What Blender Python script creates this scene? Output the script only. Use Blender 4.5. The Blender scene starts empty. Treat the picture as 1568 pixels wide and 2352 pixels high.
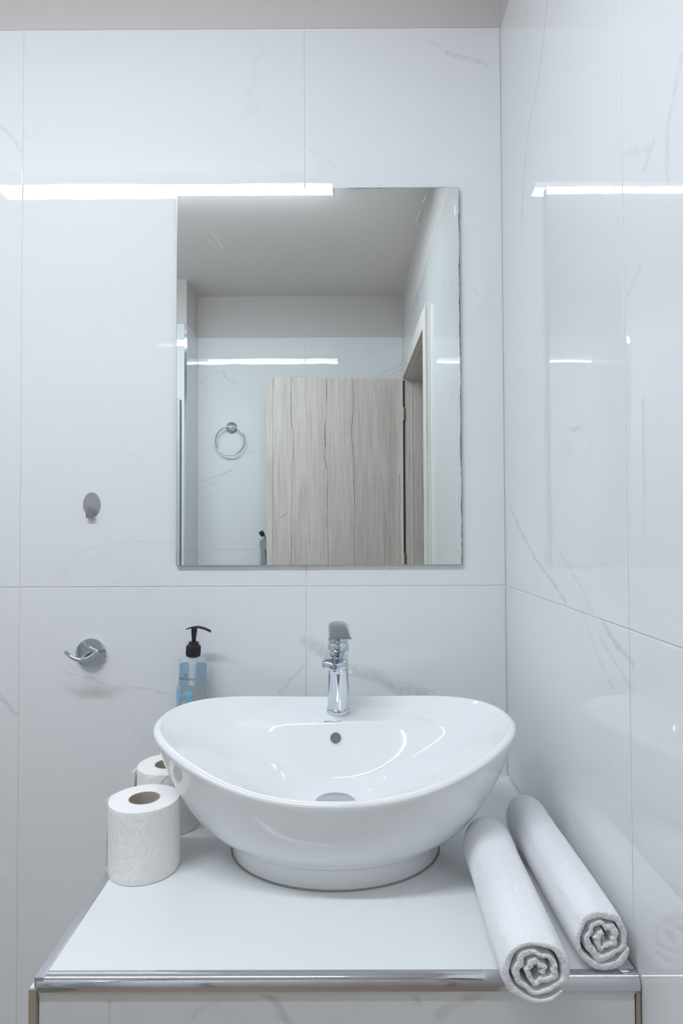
import bpy, bmesh, math, random
import numpy as np
from mathutils import Matrix, Vector
PI = math.pi
random.seed(4)
sc = bpy.context.scene
COL = sc.collection

# ------------------------------------------------------------------ camera, world, light, exposure
cam_d = bpy.data.cameras.new('camera')
cam = bpy.data.objects.new('camera', cam_d)
COL.objects.link(cam)
cam_d.sensor_fit = 'VERTICAL'
cam_d.sensor_height = 36.0
cam_d.lens = 36.0 * 1464.5 / 2352.0
cam_d.clip_start = 0.02
cam.matrix_world = (Matrix.Translation((0, -1.3447, 1.3243)) @ Matrix.Rotation(0.0019, 4, 'Z')
                    @ Matrix.Rotation(PI / 2 + 0.0236, 4, 'X') @ Matrix.Rotation(-0.0041, 4, 'Z'))
sc.camera = cam
world = bpy.data.worlds.new('world')
sc.world = world
world.use_nodes = True
world.node_tree.nodes['Background'].inputs[0].default_value = (0.9, 0.95, 1.0, 1)
world.node_tree.nodes['Background'].inputs[1].default_value = 0.15
LAMP_STRENGTH = 86.0
LAMP_COLOR = (0.905, 0.973, 1.065, 1)
sc.view_settings.view_transform = 'Standard'
sc.view_settings.look = 'None'
sc.view_settings.gamma = 1.0
sc.view_settings.use_curve_mapping = False
sc.view_settings.exposure = 0.0
sc.cycles.max_bounces = 9
sc.cycles.diffuse_bounces = 6
sc.cycles.glossy_bounces = 6
sc.cycles.transmission_bounces = 8
sc.cycles.transparent_max_bounces = 12
sc.cycles.sample_clamp_indirect = 60.0
sc.cycles.caustics_reflective = True
sc.cycles.blur_glossy = 0.3
sc.cycles.use_denoising = True
sc.cycles.use_light_tree = False
sc.cycles.adaptive_threshold = 0.025

# key dimensions (metres); the back wall's tile face is y = 0, the floor z = 0
XR = 0.3423          # right wall face
XL = -1.75           # left wall face
YF = -2.25           # far wall face
ZT = 2.396           # top of the tiling
ZC = 2.631           # ceiling
CT = 0.805           # counter top

# ------------------------------------------------------------------ materials
def mat_new(name):
    m = bpy.data.materials.new(name)
    m.use_nodes = True
    nt = m.node_tree
    return m, nt, nt.nodes['Principled BSDF']

def simple(name, col, rough=0.5, metal=0.0, **kw):
    m, nt, p = mat_new(name)
    p.inputs['Base Color'].default_value = (*col, 1)
    p.inputs['Roughness'].default_value = rough
    p.inputs['Metallic'].default_value = metal
    for k, v in kw.items():
        p.inputs[k].default_value = v
    return m

def N(nt, t, **kw):
    n = nt.nodes.new(t)
    for k, v in kw.items():
        setattr(n, k, v)
    return n

def noise_bump(m, scale, dist, strength=1.0, detail=4.0, stretch=None, rough=0.55):
    nt = m.node_tree
    p = nt.nodes['Principled BSDF']
    tc = N(nt, 'ShaderNodeTexCoord')
    src = tc.outputs['Object']
    if stretch:
        mp = N(nt, 'ShaderNodeMapping')
        mp.inputs['Scale'].default_value = stretch
        nt.links.new(src, mp.inputs['Vector'])
        src = mp.outputs[0]
    no = N(nt, 'ShaderNodeTexNoise')
    no.inputs['Scale'].default_value = scale
    no.inputs['Detail'].default_value = detail
    no.inputs['Roughness'].default_value = rough
    nt.links.new(src, no.inputs['Vector'])
    b = N(nt, 'ShaderNodeBump')
    b.inputs['Strength'].default_value = strength
    b.inputs['Distance'].default_value = dist
    nt.links.new(no.outputs['Fac'], b.inputs['Height'])
    nt.links.new(b.outputs[0], p.inputs['Normal'])
    return no

def segment_field(nt, vec, segs):
    """sum of soft strokes along 2D segments (x0, y0, x1, y1, width, strength) in the plane of `vec`"""
    acc = None
    for (x0, y0, x1, y1, w, s) in segs:
        dx, dy = x1 - x0, y1 - y0
        l2 = dx * dx + dy * dy
        sub = N(nt, 'ShaderNodeVectorMath', operation='SUBTRACT')
        nt.links.new(vec, sub.inputs[0]); sub.inputs[1].default_value = (x0, y0, 0)
        dot = N(nt, 'ShaderNodeVectorMath', operation='DOT_PRODUCT')
        nt.links.new(sub.outputs[0], dot.inputs[0]); dot.inputs[1].default_value = (dx / l2, dy / l2, 0)
        cl = N(nt, 'ShaderNodeClamp')
        nt.links.new(dot.outputs['Value'], cl.inputs[0])
        sca = N(nt, 'ShaderNodeVectorMath', operation='SCALE')
        sca.inputs[0].default_value = (dx, dy, 0)
        nt.links.new(cl.outputs[0], sca.inputs['Scale'])
        dd = N(nt, 'ShaderNodeVectorMath', operation='DISTANCE')
        nt.links.new(sub.outputs[0], dd.inputs[0]); nt.links.new(sca.outputs[0], dd.inputs[1])
        mr = N(nt, 'ShaderNodeMapRange', interpolation_type='SMOOTHERSTEP')
        nt.links.new(dd.outputs['Value'], mr.inputs['Value'])
        mr.inputs['From Min'].default_value = 0; mr.inputs['From Max'].default_value = w
        mr.inputs['To Min'].default_value = s; mr.inputs['To Max'].default_value = 0
        if acc is None:
            acc = mr.outputs[0]
        else:
            mx = N(nt, 'ShaderNodeMath', operation='MAXIMUM')
            nt.links.new(acc, mx.inputs[0]); nt.links.new(mr.outputs[0], mx.inputs[1])
            acc = mx.outputs[0]
    return acc

def plane_coords(nt, axis):
    """world position flattened to (horizontal, height, 0) of a wall"""
    g = N(nt, 'ShaderNodeNewGeometry')
    s = N(nt, 'ShaderNodeSeparateXYZ'); nt.links.new(g.outputs['Position'], s.inputs[0])
    c = N(nt, 'ShaderNodeCombineXYZ')
    a, b = {'xz': ('X', 'Z'), 'yz': ('Y', 'Z'), 'xy': ('X', 'Y')}[axis]
    nt.links.new(s.outputs[a], c.inputs[0]); nt.links.new(s.outputs[b], c.inputs[1])
    return c.outputs[0], g

def distort(nt, vec, specs):
    out = vec
    for scale, amp in specs:
        no = N(nt, 'ShaderNodeTexNoise'); no.inputs['Scale'].default_value = scale; no.inputs['Detail'].default_value = 1.5
        nt.links.new(vec, no.inputs['Vector'])
        sb = N(nt, 'ShaderNodeVectorMath', operation='SUBTRACT'); nt.links.new(no.outputs['Color'], sb.inputs[0])
        sb.inputs[1].default_value = (0.5, 0.5, 0.5)
        ms = N(nt, 'ShaderNodeVectorMath', operation='MULTIPLY'); nt.links.new(sb.outputs[0], ms.inputs[0])
        ms.inputs[1].default_value = (amp, amp, 0)
        ad = N(nt, 'ShaderNodeVectorMath', operation='ADD'); nt.links.new(out, ad.inputs[0]); nt.links.new(ms.outputs[0], ad.inputs[1])
        out = ad.outputs[0]
    return out

def marble(name, axis, segs, base=(0.815, 0.83, 0.838), vein=(0.36, 0.36, 0.37), rough=0.016, wave=1.0):
    m, nt, p = mat_new(name)
    vec, g = plane_coords(nt, axis)
    dv = distort(nt, vec, ((9, 0.03), (45, 0.009)))
    # faint cloudy veins of the stone print
    no = N(nt, 'ShaderNodeTexNoise'); no.inputs['Scale'].default_value = 2.3; no.inputs['Detail'].default_value = 4
    no.inputs['Roughness'].default_value = 0.6; no.inputs['Distortion'].default_value = 0.6
    nt.links.new(vec, no.inputs['Vector'])
    ab = N(nt, 'ShaderNodeMath', operation='SUBTRACT'); nt.links.new(no.outputs['Fac'], ab.inputs[0]); ab.inputs[1].default_value = 0.5
    ab2 = N(nt, 'ShaderNodeMath', operation='ABSOLUTE'); nt.links.new(ab.outputs[0], ab2.inputs[0])
    mr = N(nt, 'ShaderNodeMapRange', interpolation_type='SMOOTHERSTEP'); nt.links.new(ab2.outputs[0], mr.inputs['Value'])
    mr.inputs['From Max'].default_value = 0.03; mr.inputs['To Min'].default_value = 0.05; mr.inputs['To Max'].default_value = 0
    ms = N(nt, 'ShaderNodeTexNoise'); ms.inputs['Scale'].default_value = 3.1; ms.inputs['Detail'].default_value = 0; nt.links.new(vec, ms.inputs['Vector'])
    mm = N(nt, 'ShaderNodeMapRange', interpolation_type='SMOOTHSTEP'); nt.links.new(ms.outputs['Fac'], mm.inputs['Value'])
    mm.inputs['From Min'].default_value = 0.52; mm.inputs['From Max'].default_value = 0.72
    mu = N(nt, 'ShaderNodeMath', operation='MULTIPLY'); nt.links.new(mr.outputs[0], mu.inputs[0]); nt.links.new(mm.outputs[0], mu.inputs[1])
    fac = mu.outputs[0]
    if segs:
        sf = segment_field(nt, dv, segs)
        br = N(nt, 'ShaderNodeTexNoise'); br.inputs['Scale'].default_value = 60; br.inputs['Detail'].default_value = 2
        nt.links.new(vec, br.inputs['Vector'])
        bm_ = N(nt, 'ShaderNodeMapRange'); nt.links.new(br.outputs['Fac'], bm_.inputs['Value'])
        bm_.inputs['From Min'].default_value = 0.3; bm_.inputs['From Max'].default_value = 0.65; bm_.inputs['To Min'].default_value = 0.35
        m2 = N(nt, 'ShaderNodeMath', operation='MULTIPLY'); nt.links.new(sf, m2.inputs[0]); nt.links.new(bm_.outputs[0], m2.inputs[1])
        ad = N(nt, 'ShaderNodeMath', operation='MAXIMUM'); nt.links.new(fac, ad.inputs[0]); nt.links.new(m2.outputs[0], ad.inputs[1])
        fac = ad.outputs[0]
    mx = N(nt, 'ShaderNodeMix', data_type='RGBA')
    nt.links.new(fac, mx.inputs[0]); mx.inputs[6].default_value = (*base, 1); mx.inputs[7].default_value = (*vein, 1)
    nt.links.new(mx.outputs[2], p.inputs['Base Color'])
    p.inputs['Roughness'].default_value = rough
    p.inputs['IOR'].default_value = 1.5
    # glaze not perfectly flat
    wv = N(nt, 'ShaderNodeTexNoise'); wv.inputs['Scale'].default_value = 7.0; wv.inputs['Detail'].default_value = 1.0
    nt.links.new(vec, wv.inputs['Vector'])
    b = N(nt, 'ShaderNodeBump'); b.inputs['Strength'].default_value = 1.0; b.inputs['Distance'].default_value = 0.00022 * wave
    nt.links.new(wv.outputs['Fac'], b.inputs['Height']); nt.links.new(b.outputs[0], p.inputs['Normal'])
    return m

VB = [(-0.73, 2.186, -0.683, 2.133, 0.006, 0.22), (-0.674, 2.167, -0.641, 2.147, 0.004, 0.12), (0.189, 2.366, 0.213, 2.353, 0.006, 0.2), (0.227, 2.34, 0.25, 2.332, 0.008, 0.26), (0.25, 2.332, 0.315, 2.315, 0.008, 0.26), (-0.073, 2.13, -0.008, 2.089, 0.006, 0.14), (-0.076, 1.084, -0.037, 1.06, 0.021, 0.40), (-0.037, 1.06, 0.015, 1.031, 0.021, 0.40), (0.015, 1.031, 0.074, 1.005, 0.021, 0.40), (0.074, 1.005, 0.106, 0.984, 0.021, 0.40), (0.106, 0.984, 0.17, 0.969, 0.021, 0.40), (0.074, 1.005, 0.193, 0.978, 0.006, 0.2), (-0.136, 0.974, -0.081, 1.033, 0.007, 0.2), (-0.583, 1.021, -0.473, 0.994, 0.004, 0.2), (-0.473, 0.994, -0.355, 0.975, 0.004, 0.2), (-0.72, 0.981, -0.683, 0.935, 0.008, 0.26), (-0.466, 1.493, -0.42, 1.455, 0.005, 0.1), (0.274, 1.842, 0.328, 1.776, 0.006, 0.12), (-0.557, 1.279, -0.447, 1.299, 0.005, 0.1), (-0.447, 1.299, -0.355, 1.29, 0.005, 0.1)]
VR = [(-0.311, 2.193, -0.266, 2.101, 0.008, 0.3), (-0.266, 2.101, -0.2, 2.052, 0.008, 0.3), (-0.2, 2.052, -0.17, 1.997, 0.008, 0.3), (-0.17, 1.997, -0.147, 1.91, 0.008, 0.3), (-0.367, 2.146, -0.318, 2.143, 0.006, 0.2), (-0.037, 1.364, -0.198, 1.276, 0.007, 0.34), (-0.198, 1.276, -0.292, 1.237, 0.007, 0.34), (-0.292, 1.237, -0.362, 1.203, 0.007, 0.34), (-0.336, 1.282, -0.418, 1.235, 0.005, 0.2), (-0.418, 1.235, -0.468, 1.204, 0.005, 0.2), (-0.501, 1.198, -0.541, 1.176, 0.008, 0.34), (-0.541, 1.176, -0.579, 1.166, 0.008, 0.34), (-0.425, 1.201, -0.478, 1.153, 0.005, 0.18), (-0.478, 1.153, -0.532, 1.114, 0.005, 0.18), (-0.493, 1.173, -0.578, 1.135, 0.006, 0.2), (-0.717, 1.798, -0.682, 1.74, 0.008, 0.2), (-0.682, 1.74, -0.685, 1.683, 0.008, 0.2), (-0.634, 1.731, -0.654, 1.743, 0.007, 0.22), (-0.579, 1.772, -0.644, 1.747, 0.005, 0.15), (-0.62, 1.628, -0.585, 1.605, 0.006, 0.14)]
VF = [(-0.811, 2.131, -0.754, 2.173, 0.006, 0.3), (-0.754, 2.173, -0.692, 2.205, 0.006, 0.3), (-0.675, 2.217, -0.65, 2.167, 0.006, 0.34), (-0.65, 2.167, -0.586, 2.13, 0.006, 0.34), (-0.815, 1.575, -0.717, 1.611, 0.008, 0.3), (-0.717, 1.611, -0.618, 1.648, 0.008, 0.3), (-0.815, 1.533, -0.704, 1.579, 0.007, 0.26), (-0.803, 1.464, -0.741, 1.513, 0.006, 0.22), (0.135, 2.338, 0.16, 2.3, 0.006, 0.26), (0.233, 2.196, 0.345, 2.242, 0.007, 0.34), (0.27, 2.183, 0.332, 2.212, 0.006, 0.3), (-0.532, 1.734, -0.434, 1.77, 0.006, 0.2)]
VD = [(-0.27, 2.14, -0.271, 1.861, 0.0042, 0.7), (-0.271, 1.861, -0.261, 1.825, 0.0042, 0.7), (-0.261, 1.825, -0.267, 1.492, 0.0042, 0.7), (-0.267, 1.492, -0.274, 1.469, 0.0042, 0.7), (-0.274, 1.469, -0.268, 0.1, 0.0042, 0.7), (-0.37, 2.14, -0.372, 0.1, 0.0038, 0.5), (-0.084, 2.134, -0.088, 1.908, 0.0046, 0.75), (-0.088, 1.908, -0.098, 1.705, 0.0056, 0.85), (-0.098, 1.705, -0.086, 1.634, 0.0056, 0.85), (-0.086, 1.634, -0.08, 1.444, 0.0042, 0.7), (-0.08, 1.444, -0.088, 0.1, 0.0042, 0.7), (0.053, 2.134, 0.062, 2.014, 0.0046, 0.75), (0.062, 2.014, 0.052, 1.824, 0.0046, 0.75), (0.052, 1.824, 0.065, 1.538, 0.0042, 0.65), (0.065, 1.538, 0.054, 0.1, 0.0042, 0.65), (0.212, 1.585, 0.23, 1.348, 0.0038, 0.5), (0.23, 1.348, 0.214, 0.2, 0.0038, 0.5), (0.305, 1.609, 0.307, 1.301, 0.0042, 0.6), (0.307, 1.301, 0.313, 0.2, 0.0042, 0.6), (-0.331, 1.374, -0.3, 1.398, 0.0056, 0.6)]
VV = [(-0.101, 0.789, -0.076, 0.774, 0.008, 0.4), (-0.076, 0.774, -0.056, 0.753, 0.008, 0.4), (0.079, 0.783, 0.084, 0.774, 0.008, 0.3), (0.15, 0.783, 0.119, 0.769, 0.01, 0.3), (0.119, 0.769, 0.109, 0.759, 0.01, 0.3), (-0.176, 0.757, -0.146, 0.779, 0.006, 0.2)]
VS = [(-0.276, 1.953, -0.253, 1.916, 0.0007, 0.5), (-0.295, 1.949, -0.262, 1.914, 0.0007, 0.25), (-0.151, 1.943, -0.105, 1.945, 0.0006, 0.2), (0.178, 2.024, 0.172, 2.011, 0.0008, 0.8), (0.166, 1.993, 0.157, 1.97, 0.0008, 0.8)]

M = {}
VEINS = {'tile_back': ('xz', VB), 'tile_right': ('yz', VR), 'tile_far': ('xz', VF)}
for k_, (ax_, sg_) in VEINS.items():
    M[k_] = marble('glazed marble ' + k_, ax_, [])
def tile_material(key, a0, a1, b0, b1):
    """the tile glaze with only the printed veins that cross this tile"""
    if key not in VEINS:
        return M[key]
    ax_, sg_ = VEINS[key]
    e = 0.02
    own = [s_ for s_ in sg_ if min(s_[0], s_[2]) < a1 + e and max(s_[0], s_[2]) > a0 - e and min(s_[1], s_[3]) < b1 + e and max(s_[1], s_[3]) > b0 - e]
    return marble('glazed marble ' + key, ax_, own) if own else M[key]
M['tile_side'] = marble('glazed marble tile, side walls', 'yz', [])
M['tile_front'] = marble('glazed marble tile, vanity front', 'xz', VV, rough=0.12)
M['tile_top'] = marble('glazed marble tile, vanity top', 'xy', [], base=(0.83, 0.845, 0.85), rough=0.10)
M['tile_floor'] = marble('grey floor tile', 'xy', [], base=(0.50, 0.41, 0.33), rough=0.2)
M['grout'] = simple('cream grout', (0.80, 0.77, 0.70), 0.8)
M['paint'] = simple('warm white wall paint', (0.78, 0.745, 0.715), 0.85)
noise_bump(M['paint'], 160, 0.0006, 0.4)
M['band_paint'] = simple('light grey wall paint', (0.64, 0.605, 0.585), 0.85)
M['porcelain'] = simple('white porcelain', (0.85, 0.86, 0.865), 0.05, IOR=1.5)
M['chrome'] = simple('chrome', (0.66, 0.70, 0.74), 0.05, 1.0)
M['chrome_spotted'] = simple('water-spotted chrome', (0.66, 0.71, 0.77), 0.16, 1.0)
M['trim_metal'] = simple('satin chrome edge profile', (0.72, 0.73, 0.77), 0.07, 1.0)
M['side_metal'] = simple('matt edge profile', (0.62, 0.62, 0.66), 0.34, 0.8)
M['brushed'] = simple('brushed steel', (0.52, 0.52, 0.53), 0.34, 1.0)
noise_bump(M['brushed'], 60, 0.0002, 0.5, stretch=(1, 1, 14))
M['black_plastic'] = simple('black plastic', (0.012, 0.013, 0.016), 0.32)
M['hole'] = simple('grey overflow pipe', (0.17, 0.175, 0.185), 0.4)
M['drain'] = simple('satin drain cover', (0.50, 0.54, 0.56), 0.25, 0.6)
M['print_dark'] = simple('dark ink', (0.05, 0.07, 0.11), 0.5)
M['print_grey'] = simple('grey ink', (0.30, 0.31, 0.34), 0.5)
M['print_blue'] = simple('sky blue ink', (0.20, 0.55, 0.83), 0.5)
M['dip'] = simple('tinted dip tube', (0.47, 0.40, 0.34), 0.5)
M['red'] = simple('red dot', (0.6, 0.03, 0.04), 0.4)
M['blue'] = simple('blue dot', (0.03, 0.08, 0.5), 0.4)
M['white_plastic'] = simple('white plastic', (0.8, 0.82, 0.84), 0.35)
M['sealant'] = simple('aged sealant', (0.36, 0.34, 0.31), 0.7)
M['silicone'] = simple('cream silicone', (0.74, 0.73, 0.68), 0.6)
M['raw_edge'] = simple('raw ceramic edge', (0.42, 0.36, 0.28), 0.8)
M['brass'] = simple('dull brass', (0.42, 0.34, 0.22), 0.35, 1.0)
M['grey_plastic'] = simple('grey plastic', (0.33, 0.37, 0.39), 0.35)
M['cardboard'] = simple('grey brown cardboard', (0.54, 0.47, 0.40), 0.9)
noise_bump(M['cardboard'], 120, 0.0005, 0.6)
M['dark_gap'] = simple('dark gap shade', (0.05, 0.05, 0.05), 0.6)  # near-black for the painted shade beside the door leaf and the rack's rail slot
M['seal'] = simple('grey screen seal', (0.20, 0.20, 0.19), 0.5)
M['hall'] = simple('hall wall paint', (0.7, 0.69, 0.67), 0.9)
M['housing'] = simple('white lamp housing', (0.8, 0.8, 0.8), 0.5)

def paper_mat():
    m, nt, p = mat_new('embossed tissue paper')
    p.inputs['Base Color'].default_value = (0.93, 0.92, 0.90, 1)
    p.inputs['Roughness'].default_value = 0.95
    tc = N(nt, 'ShaderNodeTexCoord')
    mp = N(nt, 'ShaderNodeMapping'); mp.inputs['Scale'].default_value = (1, 1, 0.6); nt.links.new(tc.outputs['Object'], mp.inputs[0])
    w = N(nt, 'ShaderNodeTexNoise'); w.inputs['Scale'].default_value = 62; w.inputs['Detail'].default_value = 2; w.inputs['Distortion'].default_value = 1.6
    nt.links.new(mp.outputs[0], w.inputs['Vector'])
    f = N(nt, 'ShaderNodeTexNoise'); f.inputs['Scale'].default_value = 700; nt.links.new(tc.outputs['Object'], f.inputs['Vector'])
    s = N(nt, 'ShaderNodeMath', operation='MULTIPLY_ADD'); nt.links.new(f.outputs['Fac'], s.inputs[0]); s.inputs[1].default_value = 0.12
    nt.links.new(w.outputs['Fac'], s.inputs[2])
    b = N(nt, 'ShaderNodeBump'); b.inputs['Distance'].default_value = 0.0045; b.inputs['Strength'].default_value = 0.6
    nt.links.new(s.outputs[0], b.inputs['Height']); nt.links.new(b.outputs[0], p.inputs['Normal'])
    return m
M['paper'] = paper_mat()
M['paper_end'] = simple('cut paper end', (0.94, 0.935, 0.915), 0.95)

def terry_mat():
    m, nt, p = mat_new('white terry cloth')
    p.inputs['Base Color'].default_value = (0.92, 0.92, 0.94, 1)
    p.inputs['Roughness'].default_value = 1.0
    p.inputs['Sheen Weight'].default_value = 0.3
    p.inputs['Specular IOR Level'].default_value = 0.1
    tc = N(nt, 'ShaderNodeTexCoord')
    a = N(nt, 'ShaderNodeTexNoise'); a.inputs['Scale'].default_value = 420; a.inputs['Detail'].default_value = 3
    c = N(nt, 'ShaderNodeTexNoise'); c.inputs['Scale'].default_value = 60; c.inputs['Detail'].default_value = 3
    nt.links.new(tc.outputs['Object'], a.inputs['Vector']); nt.links.new(tc.outputs['Object'], c.inputs['Vector'])
    s = N(nt, 'ShaderNodeMath', operation='MULTIPLY_ADD'); nt.links.new(c.outputs['Fac'], s.inputs[0]); s.inputs[1].default_value = 0.7
    nt.links.new(a.outputs['Fac'], s.inputs[2])
    b = N(nt, 'ShaderNodeBump'); b.inputs['Distance'].default_value = 0.0022; b.inputs['Strength'].default_value = 0.8
    nt.links.new(s.outputs[0], b.inputs['Height']); nt.links.new(b.outputs[0], p.inputs['Normal'])
    return m
M['terry'] = terry_mat()

def wood_mat(name, axis, segs, base=(0.70, 0.645, 0.595)):
    m, nt, p = mat_new(name)
    vec, g = plane_coords(nt, axis)
    mp = N(nt, 'ShaderNodeMapping'); mp.inputs['Scale'].default_value = (60, 2.2, 1); nt.links.new(vec, mp.inputs[0])
    n1 = N(nt, 'ShaderNodeTexNoise'); n1.inputs['Scale'].default_value = 1.6; n1.inputs['Detail'].default_value = 6; n1.inputs['Roughness'].default_value = 0.65
    nt.links.new(mp.outputs[0], n1.inputs['Vector'])
    mp2 = N(nt, 'ShaderNodeMapping'); mp2.inputs['Scale'].default_value = (9, 0.7, 1); nt.links.new(vec, mp2.inputs[0])
    n2 = N(nt, 'ShaderNodeTexNoise'); n2.inputs['Scale'].default_value = 1.3; n2.inputs['Detail'].default_value = 3; n2.inputs['Distortion'].default_value = 0.8
    nt.links.new(mp2.outputs[0], n2.inputs['Vector'])
    ad = N(nt, 'ShaderNodeMath', operation='MULTIPLY_ADD'); nt.links.new(n2.outputs['Fac'], ad.inputs[0]); ad.inputs[1].default_value = 0.5
    nt.links.new(n1.outputs['Fac'], ad.inputs[2])
    cr = N(nt, 'ShaderNodeValToRGB')
    cr.color_ramp.elements[0].position = 0.50; cr.color_ramp.elements[0].color = (base[0] * 0.80, base[1] * 0.785, base[2] * 0.77, 1)
    cr.color_ramp.elements[1].position = 0.88; cr.color_ramp.elements[1].color = (base[0] * 1.08, base[1] * 1.08, base[2] * 1.08, 1)
    nt.links.new(ad.outputs[0], cr.inputs[0])
    col = cr.outputs[0]
    if segs:
        dv = distort(nt, vec, ((5, 0.02), (40, 0.006)))
        sf = segment_field(nt, dv, segs)
        br = N(nt, 'ShaderNodeTexNoise'); br.inputs['Scale'].default_value = 9; br.inputs['Detail'].default_value = 3; nt.links.new(vec, br.inputs['Vector'])
        bmr = N(nt, 'ShaderNodeMapRange'); nt.links.new(br.outputs['Fac'], bmr.inputs['Value'])
        bmr.inputs['From Min'].default_value = 0.35; bmr.inputs['From Max'].default_value = 0.6; bmr.inputs['To Min'].default_value = 0.4
        mu = N(nt, 'ShaderNodeMath', operation='MULTIPLY'); nt.links.new(sf, mu.inputs[0]); nt.links.new(bmr.outputs[0], mu.inputs[1])
        mx = N(nt, 'ShaderNodeMix', data_type='RGBA'); nt.links.new(mu.outputs[0], mx.inputs[0])
        nt.links.new(col, mx.inputs[6]); mx.inputs[7].default_value = (0.09, 0.08, 0.075, 1)
        col = mx.outputs[2]
    nt.links.new(col, p.inputs['Base Color'])
    p.inputs['Roughness'].default_value = 0.5
    return m
M['door_wood'] = wood_mat('pale limed oak, door leaf', 'xz', VD)
M['frame_wood'] = wood_mat('pale limed oak, door frame', 'yz', [], base=(0.73, 0.685, 0.645))
M['jamb_wood'] = wood_mat('pale limed oak, deep jamb', 'xz', [(0.42, 2.1, 0.425, 1.75, 0.0022, 0.6), (0.425, 1.75, 0.43, 1.45, 0.0024, 0.8), (0.43, 1.45, 0.425, 0.2, 0.0022, 0.6)])

def mirror_mat():
    m, nt, p = mat_new('silvered glass')
    vec, g = plane_coords(nt, 'xz')
    p.inputs['Base Color'].default_value = (0.90, 0.955, 0.945, 1)
    p.inputs['Metallic'].default_value = 1.0
    p.inputs['Roughness'].default_value = 0.0
    sf = segment_field(nt, distort(nt, vec, ((60, 0.003),)), VS)
    # silver eaten away along the right and upper edge
    sx = N(nt, 'ShaderNodeSeparateXYZ'); nt.links.new(distort(nt, vec, ((14, 0.006), (120, 0.0022))), sx.inputs[0])
    r1 = N(nt, 'ShaderNodeMapRange'); nt.links.new(sx.outputs[0], r1.inputs['Value'])
    r1.inputs['From Min'].default_value = 0.2478; r1.inputs['From Max'].default_value = 0.2486
    r2 = N(nt, 'ShaderNodeMapRange'); nt.links.new(sx.outputs[1], r2.inputs['Value'])
    r2.inputs['From Min'].default_value = 2.0428; r2.inputs['From Max'].default_value = 2.0434
    mx = N(nt, 'ShaderNodeMath', operation='MAXIMUM'); nt.links.new(r1.outputs[0], mx.inputs[0]); nt.links.new(r2.outputs[0], mx.inputs[1])
    dark = N(nt, 'ShaderNodeBsdfPrincipled'); dark.inputs['Base Color'].default_value = (0.13, 0.12, 0.115, 1); dark.inputs['Roughness'].default_value = 0.25
    white = N(nt, 'ShaderNodeBsdfDiffuse'); white.inputs[0].default_value = (0.85, 0.87, 0.88, 1)
    out = nt.nodes['Material Output']
    a = N(nt, 'ShaderNodeMixShader'); nt.links.new(sf, a.inputs[0]); nt.links.new(p.outputs[0], a.inputs[1]); nt.links.new(white.outputs[0], a.inputs[2])
    b = N(nt, 'ShaderNodeMixShader'); nt.links.new(mx.outputs[0], b.inputs[0]); nt.links.new(a.outputs[0], b.inputs[1]); nt.links.new(dark.outputs[0], b.inputs[2])
    nt.links.new(b.outputs[0], out.inputs[0])
    return m
M['mirror'] = mirror_mat()
M['mirror_edge'] = simple('ground glass edge', (0.45, 0.52, 0.52), 0.25, 0.3)

def clear_plastic():
    m, nt, p = mat_new('clear bottle plastic')
    p.inputs['Base Color'].default_value = (0.70, 0.80, 0.86, 1); p.inputs['Roughness'].default_value = 0.12
    t = N(nt, 'ShaderNodeBsdfTransparent'); t.inputs[0].default_value = (0.96, 0.985, 1.0, 1)
    mix = N(nt, 'ShaderNodeMixShader'); mix.inputs[0].default_value = 0.30
    nt.links.new(t.outputs[0], mix.inputs[1]); nt.links.new(p.outputs[0], mix.inputs[2])
    nt.links.new(mix.outputs[0], nt.nodes['Material Output'].inputs[0])
    return m
M['clear'] = clear_plastic()

def label_mat():
    m, nt, p = mat_new('seaside print on the back label')
    tc = N(nt, 'ShaderNodeTexCoord'); s = N(nt, 'ShaderNodeSeparateXYZ'); nt.links.new(tc.outputs['Object'], s.inputs[0])
    cr = N(nt, 'ShaderNodeValToRGB')
    mr = N(nt, 'ShaderNodeMapRange'); nt.links.new(s.outputs[2], mr.inputs['Value'])
    mr.inputs['From Min'].default_value = 0.10; mr.inputs['From Max'].default_value = 0.245
    nt.links.new(mr.outputs[0], cr.inputs[0])
    e = cr.color_ramp.elements
    e[0].position = 0.0; e[0].color = (0.60, 0.51, 0.44, 1)
    e[1].position = 1.0; e[1].color = (0.34, 0.55, 0.78, 1)
    for pos, c in ((0.55, (0.58, 0.51, 0.44, 1)), (0.60, (0.48, 0.52, 0.47, 1)), (0.68, (0.46, 0.56, 0.56, 1)), (0.72, (0.36, 0.55, 0.74, 1))):
        x = e.new(pos); x.color = c
    nt.links.new(cr.outputs[0], p.inputs['Base Color']); p.inputs['Roughness'].default_value = 0.5
    return m
M['label'] = label_mat()

def glass_mat():
    m, nt, p = mat_new('shower glass')
    p.inputs['Base Color'].default_value = (0.93, 0.97, 0.96, 1); p.inputs['Roughness'].default_value = 0.0
    p.inputs['Transmission Weight'].default_value = 1.0; p.inputs['IOR'].default_value = 1.45
    return m
M['glass'] = glass_mat()

def emit_mat(name, k):
    m = bpy.data.materials.new(name); m.use_nodes = True
    nt = m.node_tree; nt.nodes.remove(nt.nodes['Principled BSDF'])
    e = N(nt, 'ShaderNodeEmission'); e.inputs[0].default_value = LAMP_COLOR; e.inputs[1].default_value = LAMP_STRENGTH * k
    nt.links.new(e.outputs[0], nt.nodes['Material Output'].inputs[0])
    return m
M['lamp'] = emit_mat('lit opal diffuser', 1.0)
M['lamp_side'] = emit_mat('lit side of the opal cover', 0.15)

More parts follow.
